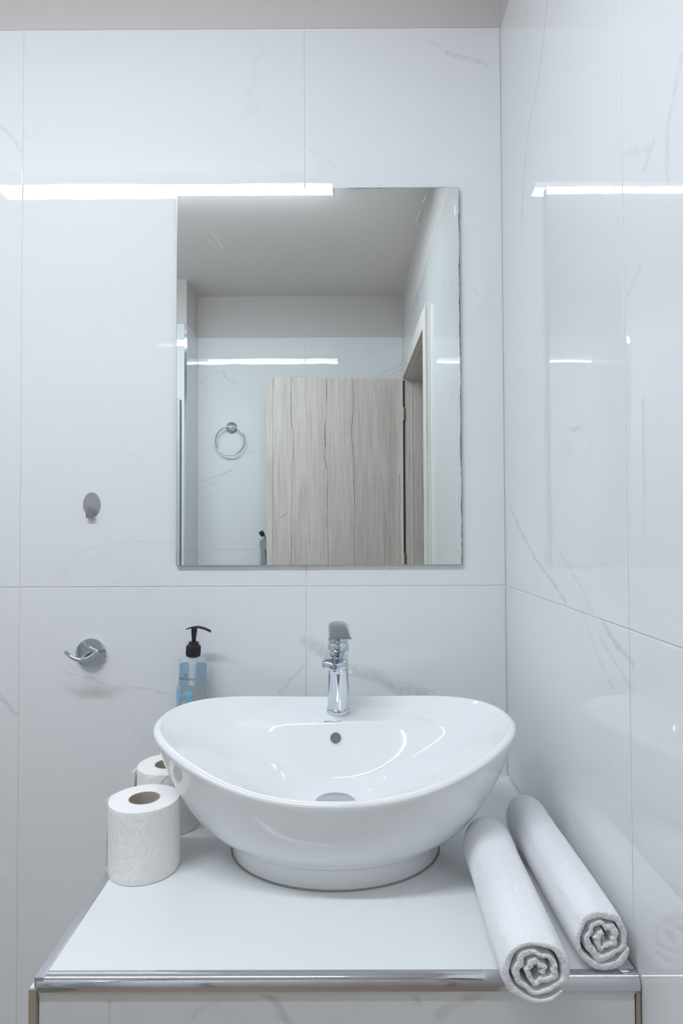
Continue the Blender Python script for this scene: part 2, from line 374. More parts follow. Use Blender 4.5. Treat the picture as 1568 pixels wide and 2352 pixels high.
# ------------------------------------------------------------------ mesh helpers
def link(name, me, mat, parent=None, loc=None, smooth=None):
    me.materials.append(M[mat] if isinstance(mat, str) else mat)
    o = bpy.data.objects.new(name, me)
    COL.objects.link(o)
    if parent is not None:
        o.parent = parent
    if loc is not None:
        o.location = loc
    if smooth is not None:
        for p in me.polygons:
            p.use_smooth = True
        if smooth is not True:
            me.set_sharp_from_angle(angle=math.radians(smooth))
    return o

def mesh(name, verts, faces, mat, parent=None, loc=None, smooth=40):
    me = bpy.data.meshes.new(name)
    me.from_pydata([tuple(map(float, v)) for v in verts], [], faces)
    bm = bmesh.new(); bm.from_mesh(me)
    bmesh.ops.recalc_face_normals(bm, faces=bm.faces)
    bm.to_mesh(me); bm.free()
    return link(name, me, mat, parent, loc, smooth)

def box(name, x0, x1, y0, y1, z0, z1, mat, parent=None, bevel=0.0, seg=2, loc=None):
    bm = bmesh.new()
    bmesh.ops.create_cube(bm, size=1)
    for v in bm.verts:
        v.co = Vector(((x0 + x1) / 2 + v.co.x * (x1 - x0), (y0 + y1) / 2 + v.co.y * (y1 - y0), (z0 + z1) / 2 + v.co.z * (z1 - z0)))
    if bevel:
        bmesh.ops.bevel(bm, geom=bm.edges[:], offset=bevel, segments=seg, affect='EDGES', profile=0.6)
    me = bpy.data.meshes.new(name); bm.to_mesh(me); bm.free()
    return link(name, me, mat, parent, loc, None)

def loft(rings, close_ring=True, caps=True):
    n = len(rings[0]); verts = []; faces = []
    for r in rings:
        verts += list(r)
    for i in range(len(rings) - 1):
        for j in range(n if close_ring else n - 1):
            a = i * n + j; b = i * n + (j + 1) % n
            faces.append((a, b, b + n, a + n))
    if caps and close_ring:
        faces.append(tuple(range(n - 1, -1, -1)))
        faces.append(tuple(range((len(rings) - 1) * n, len(rings) * n)))
    return verts, faces

def lathe(profile, seg=48, sx=1.0, sy=1.0, caps=True):
    return loft([[(r * sx * math.cos(2 * PI * k / seg), r * sy * math.sin(2 * PI * k / seg), z) for k in range(seg)] for r, z in profile], True, caps)

def tube(path, rad, seg=16, caps=True, closed=False):
    P = [Vector(p) for p in path]; rings = []; n = len(P); up = None
    for i, p in enumerate(P):
        if closed:
            t = (P[(i + 1) % n] - P[i - 1]).normalized()
        else:
            t = (P[min(i + 1, n - 1)] - P[max(i - 1, 0)]).normalized()
        if up is None:
            up = Vector((0, 0, 1)) if abs(t.z) < 0.9 else Vector((0, 1, 0))
        a = t.cross(up).normalized(); b = a.cross(t).normalized(); up = b
        r = rad[i] if isinstance(rad, (list, tuple)) else rad
        rings.append([tuple(p + (a * math.cos(2 * PI * k / seg) + b * math.sin(2 * PI * k / seg)) * r) for k in range(seg)])
    if closed:
        v, f = loft(rings, True, False); m = len(rings) * seg
        o = (len(rings) - 1) * seg
        for k in range(seg):
            f.append((o + k, o + (k + 1) % seg, (k + 1) % seg, k))
        return v, f
    return loft(rings, True, caps)

def merge(*vf):
    V = []; F = []
    for v, f in vf:
        o = len(V); V += list(v); F += [tuple(i + o for i in q) for q in f]
    return V, F

def xform(vf, mat):
    v, f = vf
    return [tuple(mat @ Vector(p)) for p in v], f

def thing(name, label, cat, loc=(0, 0, 0), rotz=0.0, group=None):
    o = bpy.data.objects.new(name, None)
    COL.objects.link(o)
    o.location = loc; o.rotation_euler = (0, 0, rotz); o.empty_display_size = 0.05
    o['label'] = label; o['category'] = cat
    if group:
        o['group'] = group
    return o

def tag(o, label, cat, group=None):
    o['label'] = label; o['category'] = cat
    if group:
        o['group'] = group
    return o

def structure(o, label=None):
    o['kind'] = 'structure'
    if label:
        o['label'] = label
    return o

# ------------------------------------------------------------------ room shell
floor = structure(box('floor', XL - 0.2, 1.6, YF - 0.2, 0.2, -0.1, 0, 'tile_floor'), 'grey tiled bathroom floor')
ceiling = structure(box('ceiling', XL - 0.2, 1.6, YF - 0.2, 0.2, ZC, ZC + 0.1, 'paint'), 'plain painted ceiling')
G = 0.0012   # grout set back behind the tile face
J = 0.0011   # half joint

def wall(name, label, bx, paint):
    w = structure(box(name, *bx, 'grout'), label)
    box('painted_band', *paint, 'band_paint', w)
    return w

def tiles_y(w, xs, zs, y, sgn, mat):
    """tiles facing sgn*y at plane y, column edges xs, row edges zs"""
    CS = xs
    for i in range(len(xs) - 1):
        for k in range(len(zs) - 1):
            y0, y1 = sorted((y, y - sgn * 0.006))
            box('tile', xs[i] + J, xs[i + 1] - J, y0, y1, zs[k] + J, zs[k + 1] - J, tile_material(mat, *sorted((CS[i], CS[i + 1])), zs[k], zs[k + 1]), w, 0.0007, 2)

def tiles_x(w, ys, zs, x, sgn, mat):
    CS = ys
    for i in range(len(ys) - 1):
        for k in range(len(zs) - 1):
            x0, x1 = sorted((x, x - sgn * 0.006))
            a, b = sorted((ys[i], ys[i + 1]))
            box('tile', x0, x1, a + J, b - J, zs[k] + J, zs[k + 1] - J, tile_material(mat, *sorted((CS[i], CS[i + 1])), zs[k], zs[k + 1]), w, 0.0007, 2)

ROWS = [0.0, 1.2, ZT]
wb = wall('wall_back', 'white marble tiled wall behind the basin', (XL - 0.2, XR + 0.2, G, 0.15, 0, ZC),
          (XL - 0.2, XR + 0.2, 0.0002, G + 0.004, ZT, ZC))
tiles_y(wb, [XL, -1.283, -0.6803, -0.0776, XR], ROWS, 0.0, -1, 'tile_back')

# right wall with the doorway
DY0, DY1, DZ = -1.215, -2.105, 2.135      # opening
wr = structure(box('wall_right', XR + G, XR + 0.2, DY0, G, 0, ZC, 'grout'), 'white marble tiled wall beside the basin')
box('wall_above_door', XR + G, XR + 0.2, DY1, DY0, DZ, ZC, 'grout', wr)
box('wall_behind_door', XR + G, XR + 0.2, YF - 0.15, DY1, 0, ZC, 'grout', wr)
box('painted_band', XR + 0.0002, XR + G + 0.004, YF, 0, ZT, ZC, 'band_paint', wr)
tiles_x(wr, [0.0, -0.577, -1.177], ROWS, XR, -1, 'tile_right')
tiles_x(wr, [-1.177, -1.41, -2.01, YF], [DZ, ZT], XR, -1, 'tile_right')
tiles_x(wr, [DY1, YF], [0, 1.2, DZ], XR, -1, 'tile_right')

wf = wall('wall_far', 'white marble tiled wall facing the mirror', (XL - 0.2, XR + 0.2, YF - 0.15, YF - G, 0, ZC),
          (XL - 0.2, XR, YF - G - 0.004, YF - 0.0002, ZT, ZC))
tiles_y(wf, [-0.815, -0.208, XR], ROWS, YF, 1, 'tile_far')

PX, PY = -0.815, -2.0
wp = structure(box('wall_pillar', XL - 0.1, PX - G, YF - 0.1, PY - G, 0, ZC, 'grout'), 'boxed-out tiled pier beside the far wall')
box('painted_band', XL, PX - 0.0002, PY - 0.004, PY - 0.0002, ZT, ZC, 'band_paint', wp)
box('painted_band', PX - 0.004, PX - 0.0002, YF, PY, ZT, ZC, 'band_paint', wp)
tiles_y(wp, [XL, -1.415, PX - 0.012], ROWS, PY, 1, 'tile_far')
tiles_x(wp, [PY - 0.006, YF], ROWS, PX, 1, 'tile_side')
box('corner_trim', PX - 0.0125, PX + 0.0006, PY - 0.004, PY + 0.0012, 0, ZT, 'chrome', wp, 0.0009)

wl = wall('wall_left', 'white marble tiled wall on the shower side', (XL - 0.2, XL - G, YF - 0.1, G, 0, ZC),
          (XL - G - 0.004, XL - 0.0002, YF, 0, ZT, ZC))
tiles_x(wl, [0.0, -0.6, -1.2, -1.8, PY], ROWS, XL, 1, 'tile_side')
structure(box('wall_hall', 1.5, 1.6, YF - 0.2, 0.2, 0, ZC, 'hall'), 'plain hallway wall beyond the doorway')
structure(box('wall_hall_end', XR + 0.2, 1.6, YF - 0.2, YF - 0.15, 0, ZC, 'hall'), 'plain hallway end wall')
structure(box('wall_hall_side', XR + 0.2, 1.6, 0.15, 0.2, 0, ZC, 'hall'), 'plain hallway side wall')

# door frame (casing + lining) and open leaf
df = structure(thing('trim_1', 'pale oak door casing and deep lining', 'door frame'))
del df['category']
CP = 0.018    # casing stands proud of the tiles
box('casing', XR - CP, XR, DY0 - 0.012, DY0 + 0.062, 0, DZ + 0.062, 'frame_wood', df, 0.003)
box('casing', XR - CP, XR, DY1 - 0.062, DY1 + 0.012, 0, DZ + 0.062, 'frame_wood', df, 0.003)
box('casing', XR - CP, XR, DY1 + 0.0125, DY0 - 0.0125, DZ - 0.012, DZ + 0.062, 'frame_wood', df, 0.003)
box('lining', XR, XR + 0.2, DY0 - 0.03, DY0, 0, DZ, 'jamb_wood', df)
box('lining', XR, XR + 0.2, DY1, DY1 + 0.02, 0, DZ, 'jamb_wood', df)
box('lining', XR, XR + 0.2, DY1, DY0, DZ - 0.02, DZ, 'frame_wood', df)
for a, b in ((DY0 - 0.034, DY0 - 0.03), (DY1 + 0.02, DY1 + 0.0225)):
    box('door_stop', XR + 0.028, XR + 0.034, a, b, 0, DZ - 0.02, 'silicone', df, 0.0006)
box('door_stop', XR + 0.028, XR + 0.034, DY1 + 0.0225, DY0 - 0.034, DZ - 0.0225, DZ - 0.02, 'silicone', df, 0.0006)
box('gap_shade', XR - 0.0168, XR - 0.0055, DY1 + 0.0121, DY1 + 0.0145, 0.0, DZ - 0.022, 'dark_gap', df, 0.0006)  # dark strip painting the shadowed gap between leaf and far casing
box('caulk_line', XR - 0.006, XR, DY0 + 0.062, DY0 + 0.074, 0, DZ + 0.064, 'silicone', df, 0.001)

dl = thing('door_1', 'pale limed oak door leaf standing open', 'door', (0.326, -2.147, 0), math.radians(-5.6))
dl['kind'] = 'structure'; del dl['category']
leaf = box('leaf', -0.735, 0.0, -0.02, 0.02, 0.008, 2.128, 'door_wood', dl, 0.0015)
box('edge_band', -0.7362, -0.7348, -0.0195, 0.0195, 0.01, 2.127, 'frame_wood', dl)
for hz in (1.93, 1.15, 0.25):
    v, f = merge(lathe([(0.006, hz - 0.035), (0.006, hz + 0.035)], 16))
    hl = Matrix.Rotation(math.radians(5.6), 4, 'Z') @ (Vector((XR - 0.0115, DY1 + 0.021, 0)) - Vector((0.326, -2.147, 0)))
    mesh('hinge', [(x + hl.x, y + hl.y, z) for x, y, z in v], f, 'brass', dl)

# ------------------------------------------------------------------ ceiling lamp
lx0, lx1, ly = -1.2635, -0.029, -1.015
lamp = thing('ceiling_lamp', 'long white batten lamp fixed under the ceiling', 'lamp', ((lx0 + lx1) / 2, ly, ZC))
hw = (lx1 - lx0) / 2
box('housing', -hw, hw, -0.030, 0.030, -0.034, 0.0, 'housing', lamp, 0.002)
v, f = loft([[(x, y, z) for y, z in ((-0.028, -0.056), (-0.023, -0.060), (0.023, -0.060), (0.028, -0.056))] for x in (-hw + 0.004, hw - 0.004)])
mesh('diffuser', v, f, 'lamp', lamp, smooth=None)
v, f = loft([[(x, y, z) for y, z in ((-0.028, -0.034), (-0.028, -0.056), (0.028, -0.056), (0.028, -0.034))] for x in (-hw + 0.004, hw - 0.004)])
mesh('cover_side', v, f, 'lamp_side', lamp, smooth=None)
for s in (-1, 1):
    box('end_cap', s * hw - 0.004, s * hw + 0.004, -0.031, 0.031, -0.062, 0.0, 'housing', lamp, 0.001)

# ------------------------------------------------------------------ vanity counter
CF, CL = -0.598, -0.3578
vn = thing('vanity_counter', 'white tiled vanity counter with chrome edge under the basin', 'counter', (0, 0, 0))
box('carcass', CL + 0.002, XR - 0.002, CF + 0.012, -0.001, 0.0, CT - 0.012, 'grout', vn)
box('top_tile', CL + 0.010, XR - 0.0025, CF + 0.013, -0.004, CT - 0.010, CT, 'tile_top', vn, 0.0006)
# bull-nosed chrome profile along the front
pr = [(CF + 0.0135, CT - 0.012), (CF + 0.0135, CT + 0.0004)]
for k in range(11):
    a = PI / 2 + (PI / 2) * k / 10
    pr.append((CF + 0.011 + 0.011 * math.cos(a), CT - 0.0106 + 0.011 * math.sin(a)))
pr += [(CF, CT - 0.0155), (CF + 0.004, CT - 0.0155), (CF + 0.004, CT - 0.012)]
v, f = loft([[(x, y, z) for y, z in pr] for x in (CL + 0.002, XR - 0.002)])
mesh('front_trim', v, f, 'trim_metal', vn, smooth=30)
box('side_trim', CL - 0.001, CL + 0.0098, CF + 0.002, -0.002, CT - 0.012, CT + 0.0006, 'side_metal', vn, 0.0012)
box('grout_line', CL + 0.004, XR - 0.004, CF + 0.0025, CF + 0.012, CT - 0.020, CT - 0.0153, 'grout', vn)
fx = [CL + 0.003, -0.2714, XR - 0.006]
for i in range(2):
    for z0, z1 in ((0.18, 0.785), (0.0, 0.18)):
        box('front_tile', fx[i] + 0.0016, fx[i + 1] - 0.0016, CF + 0.003, CF + 0.013, z0 + 0.001, z1, 'tile_front', vn, 0.0006)
box('grout_line', fx[1] - 0.0017, fx[1] + 0.0017, CF + 0.0036, CF + 0.012, 0.0, 0.785, 'grout', vn)
box('side_tile', CL - 0.007, CL + 0.002, CF + 0.0035, -0.001, 0.0, CT - 0.013, 'tile_side', vn, 0.0006)
box('raw_edge', CL - 0.0068, CL + 0.0018, CF + 0.001, CF + 0.0036, 0.0, CT - 0.013, 'raw_edge', vn)
box('raw_edge', XR - 0.006, XR - 0.002, CF + 0.001, CF + 0.006, 0.0, CT - 0.016, 'raw_edge', vn)
box('silicone_bead', CL + 0.006, XR - 0.002, -0.007, -0.0005, CT - 0.001, CT + 0.004, 'silicone', vn, 0.0015)
box('silicone_bead', XR - 0.004, XR - 0.0005, -0.33, -0.003, CT - 0.001, CT + 0.0016, 'silicone', vn, 0.0006)

# ------------------------------------------------------------------ mirror
ML, MR, MB, MT = -0.3496, 0.2505, 1.2444, 2.0444
mi = thing('wall_mirror', 'frameless rectangular wall mirror above the basin', 'mirror', ((ML + MR) / 2, 0, MB))
cx = (ML + MR) / 2
mw = (MR - ML) / 2
box('backing', -mw + 0.02, mw - 0.02, -0.004, -0.0002, 0.02, 0.78, 'raw_edge', mi)
box('glass_edge', -mw, mw, -0.0085, -0.004, 0, 0.8, 'mirror_edge', mi, 0.0006)
box('mirror_face', -mw + 0.0012, mw - 0.0012, -0.0090, -0.0084, 0.0012, 0.7988, 'mirror', mi)

# ------------------------------------------------------------------ basin
BX, BY = -0.014, -0.287
bs = thing('vessel_basin', 'white oval porcelain vessel basin with swept-up ends', 'basin', (BX, BY, CT))
A_R, B_R = 0.2905, 0.198        # rim half axes
A_F, B_F = 0.168, 0.137         # foot half axes
FH = 0.031
def rim_h(phi):
    s_ = math.sin(phi)
    low = 0.1495 if s_ < 0 else 0.1895
    return 0.208 + (low - 0.208) * abs(s_) ** (2.9 if s_ < 0 else 3.6)
def plan(phi, a, b, e=2.28):
    """slightly squared oval"""
    c_, s_ = math.cos(phi), math.sin(phi)
    return a * math.copysign(abs(c_) ** (2 / e), c_), b * math.copysign(abs(s_) ** (2 / e), s_)
gx = np.array([0, .03, .10, .19, .33, .53, .77, 1.0])
gy = np.array([.05, .17, .335, .47, .62, .775, .915, 1.0])
uu = np.linspace(0, 1, 61)
def smooth_tab(x, y, k=4):
    t = np.interp(uu, x, y)
    for _ in range(k):
        t[1:-1] = (t[:-2] + 2 * t[1:-1] + t[2:]) / 4
    return t
gt = smooth_tab(gx, gy, 6)
gf = smooth_tab(gx, np.array([.03, .12, .27, .42, .60, .79, .935, 1.0]), 6)     # belly at the front
def belly(p, t):
    w = max(-math.sin(p), 0) ** 1.5
    return float(np.interp(t, uu, gt)) * (1 - w) + float(np.interp(t, uu, gf)) * w
SF = smooth_tab([0, .16, .25, .4, .6, .8, 1], [0, .004, .055, .235, .49, .75, 1.0], 4)
ZB = 0.072                       # basin bottom above the counter
DX, DYD = 0.0, -0.013            # drain centre, local
seg = 176
TH = 0.015
def inner_point(phi, rho):
    H = rim_h(phi)
    rx, ry = plan(phi, A_R - TH, B_R - TH)
    x_ = DX + (rx - DX) * rho; y_ = DYD + (ry - DYD) * rho
    z_ = ZB + (H - 0.004 - ZB) * float(np.interp(rho, uu, SF))
    # flat tap deck along the back, dropping into the bowl along a straight edge
    if y_ > 0.048:
        d_ = min((y_ - 0.048) / 0.047, 1.0) ** 1.5
        deck = min(0.170 + (y_ - 0.095) * 0.13, H - 0.004)
        z_ += d_ * max(deck - z_, 0.0)
    return (x_, y_, z_)
rings = []
phis = [2 * PI * k / seg for k in range(seg)]
# foot underside, foot wall
rings.append([(0.9 * A_F * math.cos(p), 0.9 * B_F * math.sin(p), 0.0004) for p in phis])
for q, z in ((0.995, 0.0004), (1.0, 0.003), (1.0, 0.018), (1.0, FH - 0.004), (1.004, FH)):
    rings.append([(q * A_F * math.cos(p), q * B_F * math.sin(p), z) for p in phis])
for t in list(np.linspace(0, 1, 24) ** 1.5):
    rings.append([(*plan(p, A_F + (A_R - A_F) * belly(p, t), B_F + (B_R - B_F) * belly(p, t), 2 + 0.28 * t ** 4), FH + (rim_h(p) - 0.006 - FH) * t) for p in phis])
# rolled rim
for k in range(1, 8):
    a = PI * k / 8
    off = -TH / 2 + TH / 2 * math.cos(a)
    rings.append([(*plan(p, A_R + off, B_R + off), rim_h(p) - 0.006 + 0.006 * math.sin(a)) for p in phis])
for rho in np.linspace(1.0, 0.10, 64):
    rings.append([inner_point(p, rho) for p in phis])
rings.append([inner_point(p, 0.03) for p in phis])
v, f = loft(rings)
basin_body = mesh('bowl', v, f, 'porcelain', bs, smooth=True)
# drain
v, f = lathe([(0.0325, -0.001), (0.0325, 0.0022), (0.030, 0.0038), (0.001, 0.0045)], 48)
mesh('drain_cover', [(x + DX, y + DYD, z + ZB + 0.0008) for x, y, z in v], f, 'drain', bs)
# overflow opening on the back slope of the bowl
def back_frame(rho):
    p = Vector(inner_point(PI / 2, rho)); q = Vector(inner_point(PI / 2, rho + 0.01)); r = Vector(inner_point(PI / 2, rho - 0.01))
    t = (q - r).normalized()                       # up the slope
    n = Vector((1, 0, 0)).cross(t).normalized()
    if n.y > 0:
        n = -n
    return p, t, n
def frame_mat(p, t, n):
    m = Matrix(((t.cross(n).x, t.x, n.x, p.x), (t.cross(n).y, t.y, n.y, p.y), (t.cross(n).z, t.z, n.z, p.z), (0, 0, 0, 1)))
    return m
p, t, n = back_frame(0.482)
fm = frame_mat(p, t, n)
v, f = xform(lathe([(0.0098, -0.004), (0.0098, 0.0008), (0.0005, 0.0002)], 36), fm)
ov = mesh('overflow_hole', v, f, 'hole', bs)
ringp = [(0.0108 * math.cos(a), 0.0108 * math.sin(a), 0.0004) for a in [2 * PI * k / 40 for k in range(40)]]
v, f = xform(tube(ringp, 0.0014, 8, closed=True), fm)
mesh('overflow_lip', v, f, 'porcelain', bs)
# dirty sealant bead round the foot
ringp = [((A_F + 0.0005) * math.cos(a), (B_F + 0.0005) * math.sin(a), 0.0006) for a in [2 * PI * k / 96 for k in range(96)]]
v, f = tube(ringp, 0.0012, 8, closed=True)
mesh('sealant_bead', v, f, 'sealant', bs)

def text_mesh(body, size, align='CENTER', ext=0.0):
    cu = bpy.data.curves.new('lettering', 'FONT')
    cu.body = body; cu.size = size; cu.align_x = align; cu.resolution_u = 2
    o = bpy.data.objects.new('lettering_tmp', cu); COL.objects.link(o)
    dg = bpy.context.evaluated_depsgraph_get()
    me = o.evaluated_get(dg).to_mesh()
    V = [tuple(v.co) for v in me.vertices]; F = [tuple(p.vertices) for p in me.polygons]
    o.evaluated_get(dg).to_mesh_clear()
    bpy.data.objects.remove(o); bpy.data.curves.remove(cu)
    return V, F

# maker's print on the deck in front of the tap
p, t, n = back_frame(0.56)
tv, tf = text_mesh('AILANGI', 0.0062)
w0 = max(x for x, y, z in tv)
hatch = []
for k in range(4):
    x = -w0 - 0.0095 + k * 0.0022
    hatch.append(([(x, 0, 0), (x + 0.0014, 0, 0), (x + 0.0024, 0.0042, 0), (x + 0.0010, 0.0042, 0)], [(0, 1, 2, 3)]))
v, f = merge((tv, tf), *hatch)
vv = []
for x, y, z in v:
    q, tt, nn = back_frame(0.55 + y / 0.19)
    vv.append((q.x + x - 0.001, q.y, q.z + 0.0003))
vv = [(x, y - 0.0003, z + 0.0002) for x, y, z in vv]
mesh('maker_print', vv, f, 'print_grey', bs, smooth=None)

# ------------------------------------------------------------------ mixer tap
TZ = CT + 0.1765
tp = thing('mixer_tap', 'chrome single-lever mixer tap on the basin deck', 'tap', (-0.0095, -0.150, TZ))
v, f = lathe([(0.0215, -0.006), (0.0228, 0.000), (0.0228, 0.0035), (0.0215, 0.0065), (0.0195, 0.0075)], 48)
mesh('base_ring', v, f, 'chrome', tp)
body = []
for z, rx, ry, dy in ((0.006, .0200, .0200, 0), (0.012, .0202, .0202, 0), (0.04, .0195, .0195, 0), (0.08, .0190, .0192, -.0006), (0.10, .0192, .0198, -.0012), (0.118, .0198, .0205, -.002), (0.126, .0198, .0205, -.002), (0.1285, .0185, .0190, -.002)):
    body.append([(rx * math.cos(a), ry * math.sin(a) + dy, z) for a in [2 * PI * k / 48 for k in range(48)]])
v, f = loft(body); mesh('body', v, f, 'chrome', tp, smooth=50)
# spout: rounded section lofted forward, with a rounded nose
sp = []
for tt in list(np.linspace(0, 0.72, 9)) + [0.72 + 0.28 * math.sin(q * PI / 2 * 0.985) for q in np.linspace(0.1, 1, 10)]:
    y = -0.001 - 0.092 * tt
    zt = 0.1225 - 0.0145 * tt ** 1.2
    zb = 0.072 + 0.0225 * min(tt * 1.25, 1)
    hwd = 0.0196 + 0.0036 * min(tt / 0.6, 1)
    rnd = 1.0
    if tt > 0.72:
        rnd = math.sqrt(max(1 - ((tt - 0.72) / 0.281) ** 2, 0.0))
    zc_ = (zt + zb) / 2; hh = (zt - zb) / 2
    ring = []
    for k in range(44):
        a = 2 * PI * k / 44; c, s = math.cos(a), math.sin(a)
        ring.append((hwd * max(rnd, 0.06) * math.copysign(abs(c) ** 0.62, c), y, zc_ + hh * (0.72 + 0.28 * rnd) * math.copysign(abs(s) ** 0.55, s)))
    sp.append(ring)
spin = Matrix.Rotation(math.radians(-4.5), 4, 'Z')
v, f = xform(loft(sp), spin); mesh('spout', v, f, 'chrome', tp, smooth=50)
v, f = lathe([(0.0092, 0.0862), (0.0098, 0.0872), (0.0098, 0.0965), (0.0092, 0.0985)], 32)
v, f = xform(([(x, y - 0.071, z) for x, y, z in v], f), spin)
mesh('aerator', v, f, 'chrome', tp)
v, f = lathe([(0.0180, 0.1235), (0.0186, 0.1255), (0.0186, 0.1280), (0.0176, 0.1290), (0.0176, 0.1305), (0.0190, 0.1315), (0.0190, 0.1420), (0.0178, 0.146), (0.014, 0.147)], 40)
cap = mesh('lever_cap', [(x, y - 0.002, z) for x, y, z in v], f, 'chrome', tp)
# lever plate, tilted down towards the front
lev = []
for tt in np.linspace(0, 1, 13):
    y = 0.020 - 0.082 * tt
    z = 0.1615 - 0.0155 * tt
    th = 0.0034 - 0.0018 * tt
    wd = 0.0192 + 0.001 * tt
    if tt < 0.2:
        e = 1 - tt / 0.2; wd *= math.sqrt(max(1 - 0.75 * e * e, 0.05))
    ring = []
    for k in range(28):
        a = 2 * PI * k / 28; c, s = math.cos(a), math.sin(a)
        ring.append((wd * math.copysign(abs(c) ** 0.3, c), y, z + th * math.copysign(abs(s) ** 0.5, s) - 0.0015 * abs(c) ** 4))
    lev.append(ring)
v, f = loft(lev)
v, f = xform((v, f), Matrix.Rotation(math.radians(4), 4, 'Z'))
lever = mesh('lever', v, f, 'chrome_spotted', tp, smooth=50)
v, f = lathe([(0.0150, 0.144), (0.0165, 0.148), (0.0155, 0.156)], 32)
mesh('lever_neck', [(x, y, z) for x, y, z in v], f, 'chrome', tp)
for nm, mt, s in (('hot_mark', 'red', -1), ('cold_mark', 'blue', 1)):
    pts = [(0, 0)] + [(s * 0.0022 * math.sin(PI * k / 10), 0.0022 * math.cos(PI * k / 10)) for k in range(11)]
    vv = [(x, -0.0217, 0.1368 + z) for x, z in pts] + [(x, -0.0205, 0.1368 + z) for x, z in pts]
    nn = len(pts)
    ff = [tuple(range(nn)), tuple(range(2 * nn - 1, nn - 1, -1))] + [(i, (i + 1) % nn, nn + (i + 1) % nn, nn + i) for i in range(nn)]
    mesh(nm, vv, ff, mt, tp, smooth=None)

# ------------------------------------------------------------------ soap bottle
SR = 0.0288
sb = thing('soap_bottle', 'clear soap pump bottle with blue print behind the basin', 'bottle', (-0.3150, -0.046, CT + 0.0008), math.radians(-3))
sb.rotation_euler[1] = math.radians(2.4)
v, f = lathe([(0.002, 0.0005), (SR - 0.004, 0.0005), (SR + 0.0012, 0.006), (SR + 0.0012, 0.02), (SR, 0.20), (SR, 0.2475), (SR - 0.0012, 0.2520), (SR - 0.0042, 0.2545), (0.0150, 0.2570), (0.0132, 0.2600), (0.0132, 0.264)], 56, 1, 0.86)
mesh('body', v, f, 'clear', sb)
arc = [math.radians(a) for a in np.linspace(8, 172, 25)]
v, f = loft([[((SR - 0.0012) * math.cos(a), 0.86 * (SR - 0.0012) * math.sin(a), z) for a in arc] for z in np.linspace(0.012, 0.242, 12)], False)
mesh('back_label', v, f, 'label', sb)
v, f = lathe([(0.0062, 0.20), (0.0068, 0.206), (0.0068, 0.236), (0.0078, 0.238), (0.0085, 0.256)], 24)
mesh('pump_cylinder', v, f, 'white_plastic', sb)
v, f = lathe([(0.0028, 0.02), (0.0028, 0.20)], 12)
mesh('dip_tube', v, f, 'dip', sb)
v, f = lathe([(0.0128, 0.2585), (0.0142, 0.2595), (0.0140, 0.2800), (0.0130, 0.2815), (0.0105, 0.2820), (0.0102, 0.2872), (0.0090, 0.2880), (0.0048, 0.2880)], 40)
collar = mesh('pump_collar', v, f, 'black_plastic', sb)
ribs = []
for k in range(28):
    a = 2 * PI * k / 28
    m4 = Matrix.Rotation(a, 4, 'Z')
    ribs.append(xform(([(0.0138, -0.0004, 0.262), (0.0147, 0, 0.262), (0.0138, 0.0004, 0.262), (0.0138, -0.0004, 0.279), (0.0147, 0, 0.279), (0.0138, 0.0004, 0.279)], [(0, 1, 4, 3), (1, 2, 5, 4)]), m4))
v, f = merge(*ribs); mesh('grip_ribs', v, f, 'black_plastic', collar, smooth=None)
v, f = lathe([(0.0044, 0.286), (0.0044, 0.297), (0.0052, 0.2985), (0.0052, 0.3035), (0.0060, 0.3050), (0.0060, 0.3165)], 28)
mesh('pump_stem', v, f, 'black_plastic', sb)
hd = []
for tt in np.linspace(0, 1, 19):
    x = -0.0165 + 0.0500 * tt
    z = 0.3125 + 0.0050 * math.sin(min(tt / 0.45, 1) * PI / 2) - (0.0085 * ((tt - 0.45) / 0.55) ** 1.7 if tt > 0.45 else 0)
    wd = 0.0015 + 0.0052 * math.sin(PI * min(tt * 1.5, 1) * 0.5) - (0.0025 * ((tt - 0.4) / 0.6) if tt > 0.4 else 0)
    th = 0.0010 + 0.0016 * math.sin(PI * min(tt * 1.6, 1) / 2)
    hd.append([(x, wd * math.cos(a), z + th * math.sin(a)) for a in [2 * PI * k / 20 for k in range(20)]])
v, f = loft(hd)
v, f = xform((v, f), Matrix.Rotation(math.radians(8), 4, 'Z'))
mesh('pump_head', v, f, 'black_plastic', sb)

def on_bottle(x, z, off=0.00035):
    """flat print coordinates wrapped round the front of the bottle"""
    a = -PI / 2 + x / SR - 0.0
    return ((SR + off) * math.cos(a), 0.86 * (SR + off) * math.sin(a), z)
tv, tf = text_mesh('PAPOUTSANIS', 0.0070)
txw = max(abs(x) for x, y, z in tv)
k = 0.0185 / txw
mesh('brand_lettering', [on_bottle(x * k - 0.0055, y * 1.0 + 0.2150) for x, y, z in tv], tf, 'print_dark', sb, smooth=None)

